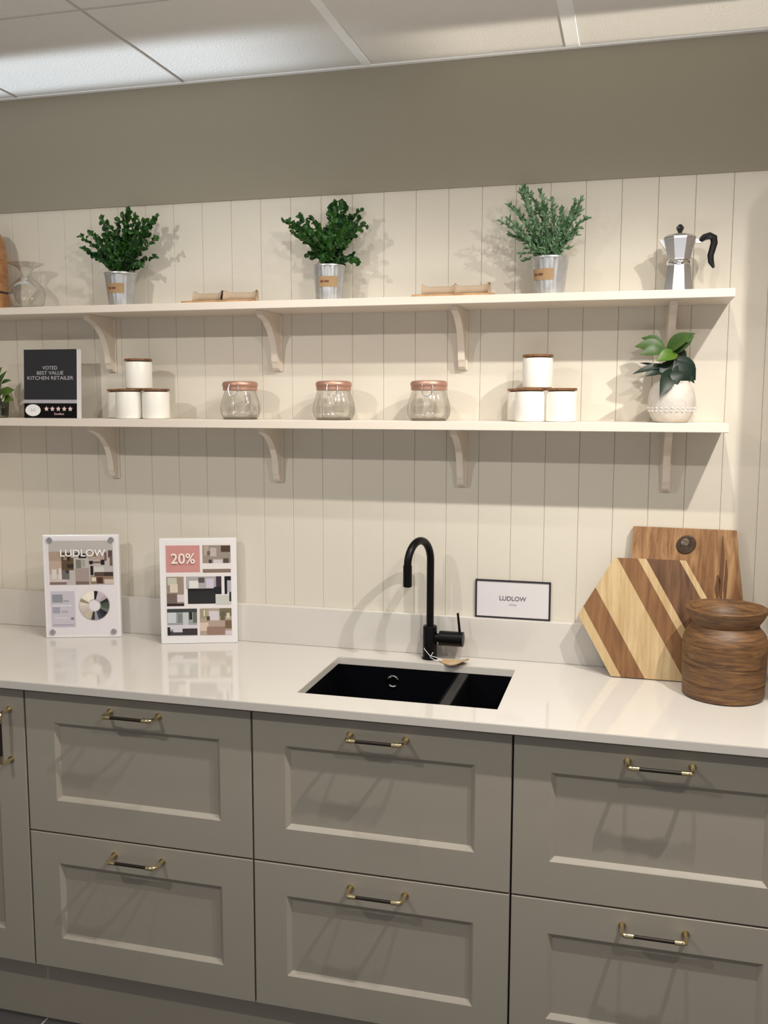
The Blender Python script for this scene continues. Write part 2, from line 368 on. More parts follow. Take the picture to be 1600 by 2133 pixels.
base_unit(x1 + .6, .6, 'taupe two-drawer cabinet directly below the black sink', 'drawers', 'drawer_cabinet')
base_unit(x1 + 1.2, .6, 'taupe two-drawer cabinet at the right, below the wooden jar', 'drawers', 'drawer_cabinet')
m = MB(); m.box((XL, YF + .045, ZF), (XR, YF + .061, .148), bev=.001)
tag(m.build('plinth', M_CAB), 'long taupe plinth board along the floor beneath the cabinets', 'plinth')

# worktop: one slab with the sink cut-out
SX0, SX1, SY0, SY1 = 0.7085, 1.1775, -0.4265, -0.105
m = MB(); xs = [XL, SX0, SX1, XR]; ys = [YW, SY0, SY1, -.0005]
vs = []; e = .0012
for z in (ZW, ZW - .02):
    for y in ys:
        for x in xs: vs.append((x, y, z))
fs = []
for i in range(3):
    for j in range(3):
        if i == 1 and j == 1: continue
        a = j * 4 + i; fs.append([a, a + 1, a + 5, a + 4]); fs.append([16 + a, 16 + a + 4, 16 + a + 5, 16 + a + 1])
bo = [0, 1, 2, 3, 7, 11, 15, 14, 13, 12, 8, 4]
for k in range(12): a, b_ = bo[k], bo[(k + 1) % 12]; fs.append([a, 16 + a, 16 + b_, b_])
ho = [5, 6, 10, 9]
for k in range(4): a, b_ = ho[k], ho[(k + 1) % 4]; fs.append([a, b_, 16 + b_, 16 + a])
m.add(vs, fs); wt = m.build('worktop', M_TOP); tag(wt, 'long cream quartz worktop running over the taupe cabinets', 'worktop')
bm = bmesh.new(); bm.from_mesh(wt.data); bmesh.ops.bevel(bm, geom=[e_ for e_ in bm.edges if e_.is_boundary is False and e_.calc_face_angle(0) > 1], offset=.0012, segments=2, affect='EDGES'); bm.to_mesh(wt.data); bm.free()
m = MB(); m.box((XS, -.020, ZW + .0002), (XR, -.0005, 1.004), bev=.0012)
tag(m.build('upstand', M_TOP), 'low cream quartz upstand along the back of the worktop', 'upstand')

# sink
t = thing('sink', ((SX0 + SX1) / 2, (SY0 + SY1) / 2, .70), 'black one and a half bowl sink set under the worktop', 'sink')
cx_, cy_ = t.location[0], t.location[1]
def bowl(x0, x1_, y0, y1, zt, zb, name):
    m = MB(); r = .012; tk = .006
    def ring(ins, z): return [(x0 + ins - cx_, y0 + ins - cy_, z - .70), (x1_ - ins - cx_, y0 + ins - cy_, z - .70), (x1_ - ins - cx_, y1 - ins - cy_, z - .70), (x0 + ins - cx_, y1 - ins - cy_, z - .70)]
    vs = ring(0, zt) + ring(.004, zb + .02) + ring(.02, zb) + ring(-.0035, zt) + ring(-.0035, zb - .01)
    fs = []
    for k in range(4):
        n_ = (k + 1) % 4; fs += [[k, n_, 4 + n_, 4 + k], [4 + k, 4 + n_, 8 + n_, 8 + k], [k, n_, 12 + n_, 12 + k], [12 + k, 12 + n_, 16 + n_, 16 + k]]
    fs += [[8, 9, 10, 11], [16, 17, 18, 19]]
    m.add(vs, fs); return m.build(name, M_SINK, t)
zr = ZW - .0203
bowl(SX0 - .002, 1.0300, SY0 - .002, SY1 + .002, zr, .70, 'main_bowl'); bowl(1.062, SX1 + .002, SY0 - .002, SY1 + .002, zr, .755, 'half_bowl')
m = MB(); m.box((1.0338 - cx_, SY0 - cy_, .10), (1.0582 - cx_, SY1 - cy_, zr - .70 + .0001), bev=.003, seg=2); tag(m.build('divider', M_SINKD, t), 'dark grey dividing bridge between the two bowls')
p = at(818, 1420, y=SY1 - .004)
m = MB(); q = Matrix.Rotation(PI / 2, 4, 'X'); q.translation = Vector((p.x - cx_, SY1 + .001 - cy_, p.z - .70))
m.lathe([(.0105, 0), (.0165, 0.0), (.0165, .003), (.0145, .0045), (.0115, .0035), (.0105, .001)], 28, mtx=q, cap0=False, cap1=False)
m.lathe([(.005, 0), (.005, .003), (.001, .0035)], 16, mtx=q)
tag(m.build('overflow_ring', M_CHROME, t, smooth=40), 'chrome overflow ring on the back of the main bowl')
m = MB(); m.lathe([(.045, 0), (.043, .003), (.03, .004), (.028, .001), (.001, .001)], 28, ctr=(.87 - cx_, -.27 - cy_, .0005)); m.build('strainer', M_CHROME, t, smooth=40)
m = MB(); m.lathe([(.03, 0), (.028, .003), (.02, .004), (.018, .001), (.001, .001)], 28, ctr=(1.12 - cx_, -.27 - cy_, .0555)); m.build('strainer', M_CHROME, t, smooth=40)

# tap
TX, TY = .9465, -.058
t = thing('kitchen_tap', (TX, TY, ZW), 'matt black swan-neck kitchen tap standing behind the sink', 'tap')
m = MB(); m.lathe([(.021, 0), (.021, .003), (.0185, .005), (.0185, .086), (.0175, .0885), (.0105, .0885)], 32); m.build('base', M_BLACK, t, smooth=40)
dx, dy = .911 - TX, -.168 - TY; L = math.hypot(dx, dy); R_ = L / 2; ux, uy = dx / L, dy / L; zs = 1.160 - ZW
pts = [(0, 0, .085), (0, 0, zs * .6), (0, 0, zs)]
for k in range(1, 17):
    a = PI * k / 16; d = R_ - R_ * math.cos(a); pts.append((ux * d, uy * d, zs + R_ * math.sin(a)))
pts.append((dx, dy, 1.15 - ZW))
m = MB(); m.tube(pts, .0098, 20); m.build('spout', M_BLACK, t, smooth=40)
m = MB(); m.cyl((dx, dy, 1.162 - ZW), (dx, dy, 1.109 - ZW), .0112, 24); m.cyl((dx, dy, 1.1095 - ZW), (dx, dy, 1.1075 - ZW), .009, 20); m.build('nozzle', M_BLACK, t, smooth=40)
m = MB(); m.cyl((.015, 0, .057), (.028, 0, .057), .012, 20); m.cyl((.026, 0, .057), (.089, 0, .057), .0195, 32); m.build('valve_body', M_BLACK, t, smooth=40)
m = MB(); m.tube([(.080, 0, .070), (.0775, -.001, .095), (.074, -.002, .127)], [.0036, .0032, .003], 12); m.build('lever', M_BLACK, t, smooth=40)

# tag lying at the foot of the tap
t = thing('swing_tag', (1.016, -.088, ZW + .0006), 'small tan oval card tag lying at the foot of the black tap', 'tag')
m = MB(); n = 28; vs = []
for z in (.0, .0025):
    for k in range(n):
        a = 2 * PI * k / n; x = .043 * math.cos(a); y = .028 * math.sin(a) * (1 + .25 * math.cos(a)); lift = .014 * max(0, x / .04) ** 2
        vs.append((x, y, z + lift))
m.add(vs, [list(range(n))[::-1], [n + k for k in range(n)]] + [[k, (k + 1) % n, n + (k + 1) % n, n + k] for k in range(n)])
ob = m.build('card', mat('tan_tag_card', (0.50, 0.33, 0.17), 0.7, noise=(50, 0.6, (0.62, 0.50, 0.34, 1))), t); ob.rotation_euler = (0, 0, -.45)
m = MB(); m.tube([(-.030, .002, .004), (-.046, .0, .012), (-.062, -.004, .016), (-.078, .004, .030), (-.083, .02, .030)], .0009, 6)
m.tube([(-.030, .002, .004), (-.05, -.004, .006), (-.062, -.002, .012), (-.055, .003, .024)], .0009, 6); tag(m.build('string', M_WHITE, t), 'thin white string looped round the tap foot')

# ------------------------------------------------------------------ shelves and brackets
SD = .17
def shelf(zb, th, xend, label):
    m = MB(); m.box((XS, -SD, 0), (xend, -.0005, th), bev=.0012)
    o = m.build('shelf', M_SHELF, None, (0, 0, zb)); tag(o, label, 'shelf', 'cream wall shelves'); return o
ZU0, ZU = 1.8045, 1.8240; ZL0, ZL = 1.5020, 1.5232
shelf(ZU0, ZU - ZU0, 1.659, 'long cream shelf, the upper of the two, carrying the plants in metal pots')
shelf(ZL0, ZL - ZL0, 1.6585, 'long cream shelf, the lower of the two, carrying jars and canisters')
def bracket(x, zb, label):
    t = thing('shelf_bracket', (x, -.0003, zb - .0005), label, 'bracket', 'curved cream shelf brackets')
    wd = .0085; pr = [(0, 0), (-.132, 0), (-.132, -.012)]
    for k in range(11):
        a = k / 10; y = -.124 + .094 * (1 - (1 - a) ** 2) ** .85; z = -.014 - .112 * a ** 1.25; pr.append((y, z))
    pr += [(-.026, -.132), (-.022, -.143), (-.012, -.149), (0, -.150)]
    m = MB(); m.prism(pr, -wd, wd, axis='x'); m.build('arm', M_SHELF, t)
    m = MB(); m.box((-.0125, -.006, -.152), (.0125, 0, 0), bev=.001); m.build('wall_plate', M_SHELF, t)
names = ['leftmost', 'second from left', 'third from left', 'rightmost']
for k, x in enumerate((.0025, .5065, 1.0165, 1.5295)):
    wh = ['above the black review block and canisters', 'above the leftmost copper-lidded jar', 'right of the third copper-lidded jar', 'behind the broad-leaved plant'][k]
    bracket(x, ZU0, 'curved bracket under upper shelf, ' + names[k] + ', ' + wh)
    wh = ['above the left poster block', 'above the pink poster block', 'above and right of the black tap', 'above the chopping boards'][k]
    bracket(x, ZL0, 'curved bracket under lower shelf, ' + names[k] + ', ' + wh)

# ------------------------------------------------------------------ plants in metal pots
def leaf_small(mb, p, d, up, L, wd, mi=0, fold=.25):
    d = d.normalized(); s_ = d.cross(up)
    if s_.length < 1e-3: s_ = d.orthogonal()
    s_.normalize(); n_ = s_.cross(d).normalized()
    a = p; b_ = p + d * L
    l1 = p + d * L * .35 + s_ * wd * .5 + n_ * wd * fold; r1 = p + d * L * .35 - s_ * wd * .5 + n_ * wd * fold
    l2 = p + d * L * .75 + s_ * wd * .36 + n_ * wd * fold * .8; r2 = p + d * L * .75 - s_ * wd * .36 + n_ * wd * fold * .8
    m1 = p + d * L * .4; m2 = p + d * L * .75 - n_ * wd * .05
    mb.add([a, l1, l2, b_, r2, r1, m1, m2], [[0, 1, 6], [1, 2, 7, 6], [2, 3, 7], [3, 4, 7], [4, 5, 6, 7], [5, 0, 6]], mi)
def metal_pot(x, y, rt, rb, h, label, foliage):
    t = thing('potted_plant', (x, y, ZU + .0003), label, 'plant', 'plants in metal pots on the upper shelf')
    n = 72
    fl = lambda i, j: (.022 if (i % 4) < 2 else -.006) if 1 <= j <= 4 else 0
    m = MB(); m.lathe([(rb * .97, 0), (rb, .003), (rb + (rt - rb) * .33, h * .33), (rb + (rt - rb) * .66, h * .66), (rb + (rt - rb) * .9, h * .9), (rt * 1.0, h * .95), (rt * 1.05, h * .965), (rt * 1.05, h), (rt * .98, h), (rt * .93, h * .9), (rb * .8, h * .8)], n, flute=fl, cap1=False)
    m.build('pot', M_ZINC, t, smooth=50)
    m = MB(); m.lathe([(rt * .93, h * .86), (rt * .5, h * .89), (.001, h * .9)], 24, cap0=False); m.build('soil', M_SOIL, t)
    return t
def pot_label(t, rt, rb, h, a0, a1, z0, z1, ink):
    m = MB(); k = 10; vs = []
    for j in range(k + 1):
        a = a0 + (a1 - a0) * j / k
        for z in (z0, z1):
            r = (rb + (rt - rb) * z / h) * 1.04; vs.append((r * math.cos(a), r * math.sin(a), z))
    m.add(vs, [[2 * j, 2 * j + 2, 2 * j + 3, 2 * j + 1] for j in range(k)], 0)
    lb = m.build('label_band', M_KRAFT, t)
    tag(lb, 'brown kraft label wrapped on the pot')
    m = MB(); vs = []; zc = (z0 + z1) / 2
    for j in range(k + 1):
        a = a0 + (a1 - a0) * (ink[0] + (ink[1] - ink[0]) * j / k)
        for z in (zc - .0028, zc + .0028):
            r = (rb + (rt - rb) * z / h) * 1.045; vs.append((r * math.cos(a), r * math.sin(a), z))
    m.add(vs, [[2 * j, 2 * j + 2, 2 * j + 3, 2 * j + 1] for j in range(0, k, 1) if j != 4], 0); m.build('label_print', M_RUST, lb)
def foliage(t, tips, h, kind, ctr, seed, mleaf, dens=1.0):
    rnd = random.Random(seed); base = Vector(t.location); fm = MB(); sm = MB()
    for (u, v) in tips:
        yy = base.y + rnd.uniform(-.055, .040)
        tip = at(u, v, y=yy) - base
        root = Vector((rnd.uniform(-.02, .02), rnd.uniform(-.015, .015), h * .88))
        mid = root.lerp(tip, .5) + Vector((0, rnd.uniform(-.01, .01), .012 + .02 * rnd.random()))
        P = []
        for k in range(9):
            a = k / 8; P.append(root * (1 - a) ** 2 + mid * 2 * a * (1 - a) + tip * a * a)
        sm.tube(P, [.0012 - .0007 * k / 8 for k in range(9)], 5)
        ln = (tip - root).length
        if kind == 'round':
            k = max(5, int(ln / .0105 * dens)); lo = .22
            for q in range(k):
                a = lo + (1 - lo) * q / (k - 1); p = root * (1 - a) ** 2 + mid * 2 * a * (1 - a) + tip * a * a
                tg = (tip - root).normalized()
                for r_ in range(2 if q < k - 1 else 3):
                    d = (tg * rnd.uniform(.1, .9) + Vector((rnd.uniform(-1, 1), rnd.uniform(-1, .8), rnd.uniform(-.6, 1))))
                    L = rnd.uniform(.0115, .0175); leaf_small(fm, p, d, Vector((rnd.uniform(-.9, .9), -1, rnd.uniform(-.3, 1.2))), L, L * .78)
        else:
            k = int(ln / .0034 * dens); lo = .08
            for q in range(k):
                a = lo + (1 - lo) * q / (k - 1); p = root * (1 - a) ** 2 + mid * 2 * a * (1 - a) + tip * a * a
                tg = (tip - root).normalized()
                d = tg * rnd.uniform(.5, 1.3) + Vector((rnd.uniform(-1, 1), rnd.uniform(-1, .9), rnd.uniform(-.6, 1)))
                L = rnd.uniform(.010, .017); leaf_small(fm, p, d, Vector((0, -1, .6)), L, .0052, fold=.1)
    lim = -base.y - .003
    fm.v = [(x, min(y, lim), z) for x, y, z in fm.v]; sm.v = [(x, min(y, lim), z) for x, y, z in sm.v]
    sm.build('stems', M_STEM, t, smooth=60)
    o = fm.build('foliage', mleaf, t, smooth='keep'); tag(o, kind='stuff')
    for p in o.data.polygons: p.use_smooth = False
T1 = [(272,440),(270,446),(325,455),(318,468),(305,462),(215,458),(222,466),(245,462),(170,493),(200,497),(190,488),(177,520),(190,530),(215,545),(325,500),(320,537),(300,480),(258,450),(235,478),(205,535),(290,530),(296,556),(235,500),(265,480),(280,505),(250,525),(225,520),(262,470),(240,492),(285,480),(308,492),(255,545),(228,552),(284,552),(240,558),(275,545),(290,470),(247,510),(265,520),(222,490),(282,455)]
T2 = [(594,463),(608,486),(602,462),(624,450),(622,470),(652,458),(700,424),(690,432),(712,424),(720,434),(750,440),(760,470),(748,458),(738,492),(660,474),(640,500),(643,532),(655,540),(742,545),(735,532),(748,552),(700,480),(715,460),(680,500),(720,510),(635,480),(690,520),(668,490),(702,440),(730,455),(728,480),(672,520),(708,500),(660,510),(695,465),(680,480),(742,470),(718,470),(626,490),(668,540),(700,450)]
T3 = [(1090,388),(1098,396),(1084,400),(1120,425),(1062,428),(1078,440),(1042,460),(1058,458),(1062,490),(1080,500),(1150,418),(1172,435),(1202,418),(1212,416),(1222,456),(1206,475),(1190,500),(1186,520),(1196,440),(1130,450),(1100,470),(1092,545),(1085,530),(1150,470),(1166,455),(1110,440),(1180,470),(1096,518),(1140,430),(1210,440),(1200,490),(1120,490),(1160,500),(1075,470),(1095,430),(1135,470),(1175,490),(1112,505),(1185,455),(1155,435),(1125,400)]
for (x, rt, rb, tips, sd, kind, ml, lab, la) in (
    (.0835, .0425, .0315, T1, 3, 'round', M_LEAF, 'small-leaved dark green plant in a zinc pot, above the left canisters', (-PI / 2 - .55, -PI / 2 + .75)),
    (.6805, .0400, .0325, T2, 5, 'round', M_LEAF, 'small-leaved dark green plant in a zinc pot between the two napkin boards', (-PI / 2 - .45, -PI / 2 + .9)),
    (1.2400, .0445, .0345, T3, 9, 'fine', M_LEAF2, 'grey-green needle-leaved plant in a zinc pot, left of the coffee pot', (-PI / 2 - 1.05, -PI / 2 + .35))):
    t = metal_pot(x, -.085, rt, rb, .092, lab, kind)
    pot_label(t, rt, rb, .092, la[0], la[1], .036, .062, (.1, .55))
    foliage(t, tips, .092, kind, None, sd, ml, 1.15 if kind == 'round' else 1.3)

# ------------------------------------------------------------------ napkin boards
LINS = []
def board(x, label):
    t = thing('serving_board', (x, -.085, ZU + .0003), label, 'board', 'thin serving boards on the upper shelf')
    m = MB(); m.box((-.102, -.045, 0), (.102, .045, .009), bev=.002, seg=2); m.build('plank', M_BOARD, t)
    m = MB(); m.box((-.098, -.041, .0088), (.098, .041, .0094)); m.build('top_face', M_BOARD, t)
def napkin(x, w_, label, tilt, mt):
    t = thing('rolled_napkin', (x, -.080, ZU + .0099), label, 'napkin', 'rolled linen napkins on the serving boards', tilt)
    n = 20; prof = [(-.5, .0185), (-.44, .0150), (-.34, .0118), (-.28, .0112), (-.1, .0118), (.1, .0118), (.28, .0112), (.34, .0118), (.44, .0150), (.5, .0185)]
    m = MB(); vs = []
    for (a, r) in prof:
        for k in range(n):
            an = 2 * PI * k / n; rr = r * (1 + (.10 * math.sin(an * 5 + a * 7)) * (abs(a) * 2) ** 2)
            z = max(0.0, .0115 + rr * math.sin(an)); vs.append((a * w_, rr * math.cos(an), z))
    fs = []
    for i in range(len(prof) - 1):
        for k in range(n): fs.append([i * n + k, i * n + (k + 1) % n, (i + 1) * n + (k + 1) % n, (i + 1) * n + k])
    m.add(vs, fs); m.build('roll', mt, t, smooth=50)
    for sg in (-1, 1):
        m = MB(); m.lathe([(.004, 0), (.0105, .0015)], 14, mtx=Matrix.Translation((sg * (w_ * .5 - .010), 0, .0115)) @ Matrix.Rotation(PI / 2, 4, 'Y')); m.build('roll_shade', M_SEAL_SHADE, t)  # dark disc painting the shade inside each open roll end
board(.386, 'thin wooden board with two rolled napkins, left of the middle plant')
board(1.010, 'thin wooden board with two rolled napkins, left of the grey-green plant')
napkin(.343, .082, 'rolled linen napkin, left one on the left serving board', 0, M_LINEN)
napkin(.434, .088, 'rolled linen napkin, right one on the left serving board', .12, M_LINEN)
napkin(.968, .085, 'rolled linen napkin, left one on the right serving board', 0, M_LINEN)
napkin(1.052, .088, 'rolled linen napkin with frayed end, right one on the right serving board', -.1, M_LINEN)

# ------------------------------------------------------------------ moka pot
t = thing('coffee_pot', (1.539, -.085, ZU + .0003), 'faceted aluminium stovetop coffee pot with black handle on the upper shelf', 'coffee pot', rz=0)
a8 = PI / 8
m = MB(); m.lathe([(.0355, 0), (.0355, .003), (.0275, .060), (.0265, .064)], 8, ang0=a8); m.build('boiler', M_ALU, t)
m = MB(); m.lathe([(.0275, .064), (.0285, .066), (.0285, .072), (.0265, .075)], 32); m.build('ring', M_CHROME, t, smooth=40)
m = MB(); m.lathe([(.0255, .075), (.0265, .078), (.0365, .122), (.0372, .124)], 8, ang0=a8, cap1=False)
m.prism([(-.030, .098), (-.047, .123), (-.030, .124)], -.008, .008); m.build('jug', M_ALU, t)
m = MB(); m.lathe([(.0380, .124), (.0380, .127), (.028, .133), (.006, .137)], 8, ang0=a8); m.build('lid', M_ALU, t)
m = MB(); m.lathe([(.004, .136), (.0045, .139), (.0085, .147), (.0085, .151), (.0035, .157)], 8); m.build('knob', M_BAKE, t)
m = MB(); m.box((.034, -.004, .112), (.049, .004, .124), bev=.001); m.build('hinge_arm', M_ALU, t)
m = MB(); m.tube([(.044, 0, .118), (.054, 0, .126), (.066, 0, .129), (.075, 0, .124), (.0765, 0, .112), (.073, 0, .098), (.0695, 0, .084), (.071, 0, .070), (.0775, 0, .056)], [.0055, .0075, .0085, .0090, .0085, .0080, .0078, .0072, .003], 8)
m.build('handle', M_BAKE, t, smooth=30)

# wooden mill and glass decanter at the left end of the upper shelf
t = thing('pepper_mill', (-.333, -.085, ZU + .0003), 'turned light wood mill cut off by the left edge, upper shelf', 'mill')
m = MB(); m.lathe([(.052, 0), (.054, .004), (.053, .030), (.049, .0475)], 32); m.build('foot', M_PEPPER, t, smooth=40)
m = MB(); m.lathe([(.0495, .0475), (.0515, .049), (.0515, .052), (.0495, .0535)], 32); tag(m.build('band', M_INK, t, smooth=40), 'black band')
m = MB(); m.lathe([(.0485, .0535), (.050, .075), (.052, .11), (.0505, .15), (.046, .19), (.036, .215), (.02, .232), (.001, .236)], 32); m.build('barrel', M_PEPPER, t, smooth=40)
t = thing('glass_decanter', (-.212, -.085, ZU + .0003), 'small clear glass decanter with flared rim on the upper shelf', 'decanter')
m = MB(); m.lathe([(.001, .004), (.034, .004), (.046, .018), (.051, .042), (.047, .062), (.028, .080), (.0135, .092), (.0125, .102), (.022, .116), (.047, .1275), (.049, .1285)], 36, cap0=False, cap1=False)
m.build('vessel', M_GLASS, t, smooth=50)
m = MB(); m.lathe([(.034, 0), (.038, .0015), (.036, .004), (.03, .0055), (.001, .0055)], 36); m.build('foot', M_GLASS, t, smooth=50)

# ------------------------------------------------------------------ lower shelf: canisters
def canister():
    t = thing('canister', (0, 0, 0), '', 'canister', 'white ceramic canisters with wooden lids')
    m = MB(); m.lathe([(.0335, 0), (.036, .002), (.0365, .006), (.0365, .068), (.0355, .0715), (.034, .0725), (.030, .0725)], 40); m.build('pot', M_CERAM, t, smooth=40)
    m = MB(); m.lathe([(.031, .0725), (.031, .0745)], 32); m.build('seal', M_SEAL_SHADE, t)
    m = MB(); m.lathe([(.0362, .0745), (.0372, .0755), (.0372, .0795), (.036, .0805)], 40); m.build('lid', M_LID, t, smooth=40)
    return t
c0 = canister(); first = True
CH = .0807
for (x, y, z, lab) in (
    (.124, -.128, 0, 'white canister, bottom front left of the left pyramid'), (.200, -.122, 0, 'white canister, bottom right of the left pyramid'),
    (.050, -.045, 0, 'white canister half hidden at the back left of the left pyramid'), (.142, -.107, 1, 'white canister on top of the left pyramid'),
    (1.204, -.124, 0, 'white canister, bottom front left of the right pyramid'), (1.2785, -.122, 0, 'white canister, bottom right of the right pyramid'),
    (1.176, -.047, 0, 'white canister peeking out at the back left of the right pyramid'), (1.219, -.107, 1, 'white canister on top of the right pyramid')):
    o = c0 if first else copy_tree(c0); first = False
    o.location = (x, y, ZL + .0003 + z * CH); o['label'] = lab + (', standing on the lids' if z else '')

# copper-lidded glass jars
def jar():
    t = thing('glass_jar', (0, 0, 0), '', 'jar', 'fluted glass jars with copper lids')
    fl = lambda i, j: (.035 * math.cos(i * 2 * PI / 8) if 2 <= j <= 7 else 0)
    m = MB(); m.lathe([(.001, .003), (.038, .0015), (.047, .004), (.052, .014), (.0535, .028), (.0515, .044), (.046, .060), (.0425, .072), (.0415, .080), (.0425, .083)], 64, flute=fl, cap0=False, cap1=False)
    m.build('body', M_GLASSF, t, smooth=60)
    m = MB(); m.lathe([(.001, .0), (.044, .0), (.0455, .003), (.04, .0055), (.001, .0055)], 40); m.build('thick_base', glassb, t, smooth=50)
    m = MB(); m.lathe([(.0445, .076), (.0455, .077), (.0455, .085), (.0445, .086)], 40, cap0=False, cap1=False); m.build('neck_ring', M_COPPER, t, smooth=40)
    m = MB(); m.lathe([(.0455, .0862), (.0470, .088), (.0470, .094), (.0440, .0985), (.034, .1005), (.001, .1010)], 40); m.build('lid', M_COPPER, t, smooth=40)
    m = MB(); m.tube([(-.012, -.047, .092), (-.014, -.052, .080), (-.010, -.0535, .064), (0, -.054, .060), (.010, -.0535, .064), (.014, -.052, .080), (.012, -.047, .092)], .0014, 8); m.build('clasp', M_CHROME, t, smooth=60)
    return t
glassb = glassmat('glass_base', (0.84, 0.82, 0.77, 1), (0.50, 0.48, 0.43, 1), 0.2)
j0 = jar(); first = True
for x, rz, lab in ((.4315, .2, 'copper-lidded glass jar nearest the left canisters, leftmost of three'), (.6935, .9, 'copper-lidded glass jar in the middle of the row of three'), (.9455, .5, 'copper-lidded glass jar nearest the right canisters, rightmost of three')):
    o = j0 if first else copy_tree(j0); first = False
    o.location = (x, -.090, ZL + .0003); o.rotation_euler = (0, 0, rz * .25); o['label'] = lab

# broad-leaved plant in round pot
def big_leaf(t, b, tip, wd, droop, material, side=0.0, up=(0, -1, .5)):
    b = Vector(b); tip = Vector(tip); d = tip - b; L = d.length; d.normalize(); s_ = d.cross(Vector(up)).normalized(); n_ = s_.cross(d).normalized()
    if n_.y > 0: n_ = -n_
    ks = 8; vs = []; prof = [.04, .42, .78, .97, 1.0, .92, .70, .36, .02]
    for k in range(ks + 1):
        a = k / ks; c_ = b + d * L * a - Vector((0, 0, droop * a * a)) + Vector((0, 0, droop)) * a
        c_ = c_ + n_ * math.sin(a * PI) * L * .10
        h_ = prof[k] * wd / 2; vs += [c_ + s_ * h_ * (1 + side) + n_ * h_ * .28, c_, c_ - s_ * h_ * (1 - side) + n_ * h_ * .28]
    vs2 = [v - n_ * .0006 for v in vs]; fs = []
    for k in range(ks):
        for q in range(2): a = k * 3 + q; fs.append([a, a + 1, a + 4, a + 3])
    N = len(vs); allf = fs + [[N + i for i in f[::-1]] for f in fs]
    m = MB(); m.add(vs + vs2, allf); return m.build('leaf', material, t, smooth=70)
bx, by = 1.5335, -.090
t = thing('potted_plant', (bx, by, ZL + .0003), 'broad-leaved green plant in round white textured pot, right end of lower shelf', 'plant')
n = 60
fl = lambda i, j: (.012 if (i + j) % 2 else -.006) if 3 <= j <= 14 else 0
prof = [(.034, 0), (.038, .001), (.0425, .006)] + [(r_, z_) for r_, z_ in ((.0455, .011), (.0480, .017), (.0500, .023), (.0515, .029), (.0526, .035), (.0533, .041), (.0537, .047), (.0537, .053), (.0532, .059), (.0522, .065), (.0508, .071), (.0489, .077), (.0463, .083), (.0430, .089), (.0400, .093))] + [(.0385, .097), (.0355, .0965), (.036, .09)]
m = MB(); m.lathe(prof, n, flute=fl, cap1=False); m.build('pot', M_POT, t, smooth=35)
m = MB()
for k in range(26):
    a = 2 * PI * k / 26
    for rr, z in ((.0530, .034), (.0518, .027)):
        m.lathe([(.0001, -.0022), (.0018, -.0012), (.0024, 0), (.0018, .0012), (.0001, .0022)], 6, ctr=(rr * math.cos(a + z * 4), rr * math.sin(a + z * 4), z), cap0=False, cap1=False)
o = m.build('dot_relief', M_ACRYL, t, smooth=60)
m = MB(); m.lathe([(.034, .088), (.001, .09)], 24, cap0=False); m.build('soil', M_SOIL, t)
def LP(u, v, y): return at(u, v, y=y) - Vector((bx, by, ZL + .0003))
stem = MB()
spec = [((1385, 738, -.085), (1448, 694, -.11), .040, .010, M_LEAFM, .1, (0, -1, .8)), ((1392, 742, -.09), (1446, 700, -.07), .030, .004, M_LEAFM, 0, (0, -1, .3)),
        ((1390, 733, -.09), (1322, 722, -.10), .036, .008, M_LEAFM, .1, (0, -1, .6)), ((1386, 725, -.08), (1336, 704, -.08), .030, .006, M_LEAFM, 0, (0, -1, .9)),
        ((1388, 730, -.10), (1332, 738, -.12), .028, .004, M_LEAFM, 0, (0, -1, .4)), ((1412, 738, -.10), (1368, 752, -.13), .034, .006, M_LEAFB, 0, (0, -1, .5)),
        ((1400, 740, -.09), (1449, 792, -.08), .046, -.004, M_LEAFD, 0, (0, -1, .3)), ((1405, 750, -.10), (1436, 798, -.10), .044, -.004, M_LEAFD, 0, (0, -1, .2)),
        ((1395, 762, -.10), (1318, 779, -.12), .017, .004, M_LEAFD, 0, (0, -1, .5)), ((1380, 768, -.09), (1331, 756, -.10), .007, .002, M_LEAFD, 0, (0, -1, .5)),
        ((1398, 768, -.11), (1375, 824, -.155), .036, .0, M_LEAFD, 0, (.2, -1, .0)), ((1400, 750, -.09), (1384, 800, -.12), .044, .0, M_LEAFD, 0, (0, -1, .1)),
        ((1388, 772, -.10), (1345, 784, -.13), .020, .003, M_LEAFD, 0, (0, -1, .5)), ((1425, 775, -.09), (1447, 799, -.09), .012, .002, M_LEAFD, 0, (0, -1, .5)),
        ((1405, 735, -.07), (1430, 752, -.05), .032, .004, M_LEAFD, 0, (0, -1, .5)), ((1408, 770, -.12), (1412, 800, -.135), .030, 0, M_LEAFD, 0, (0, -1, .1))]
for b_, tp_, wd, dr, mt, sd, up in spec:
    big_leaf(t, LP(*b_), LP(*tp_), wd, dr, mt, sd, up)
    B = LP(*b_); stem.tube([Vector((B.x * .2, B.y * .2, .088)), Vector((B.x * .5, B.y * .5, (B.z + .088) / 2)), B], .0014, 6)
stem.build('stems', M_STEM, t)

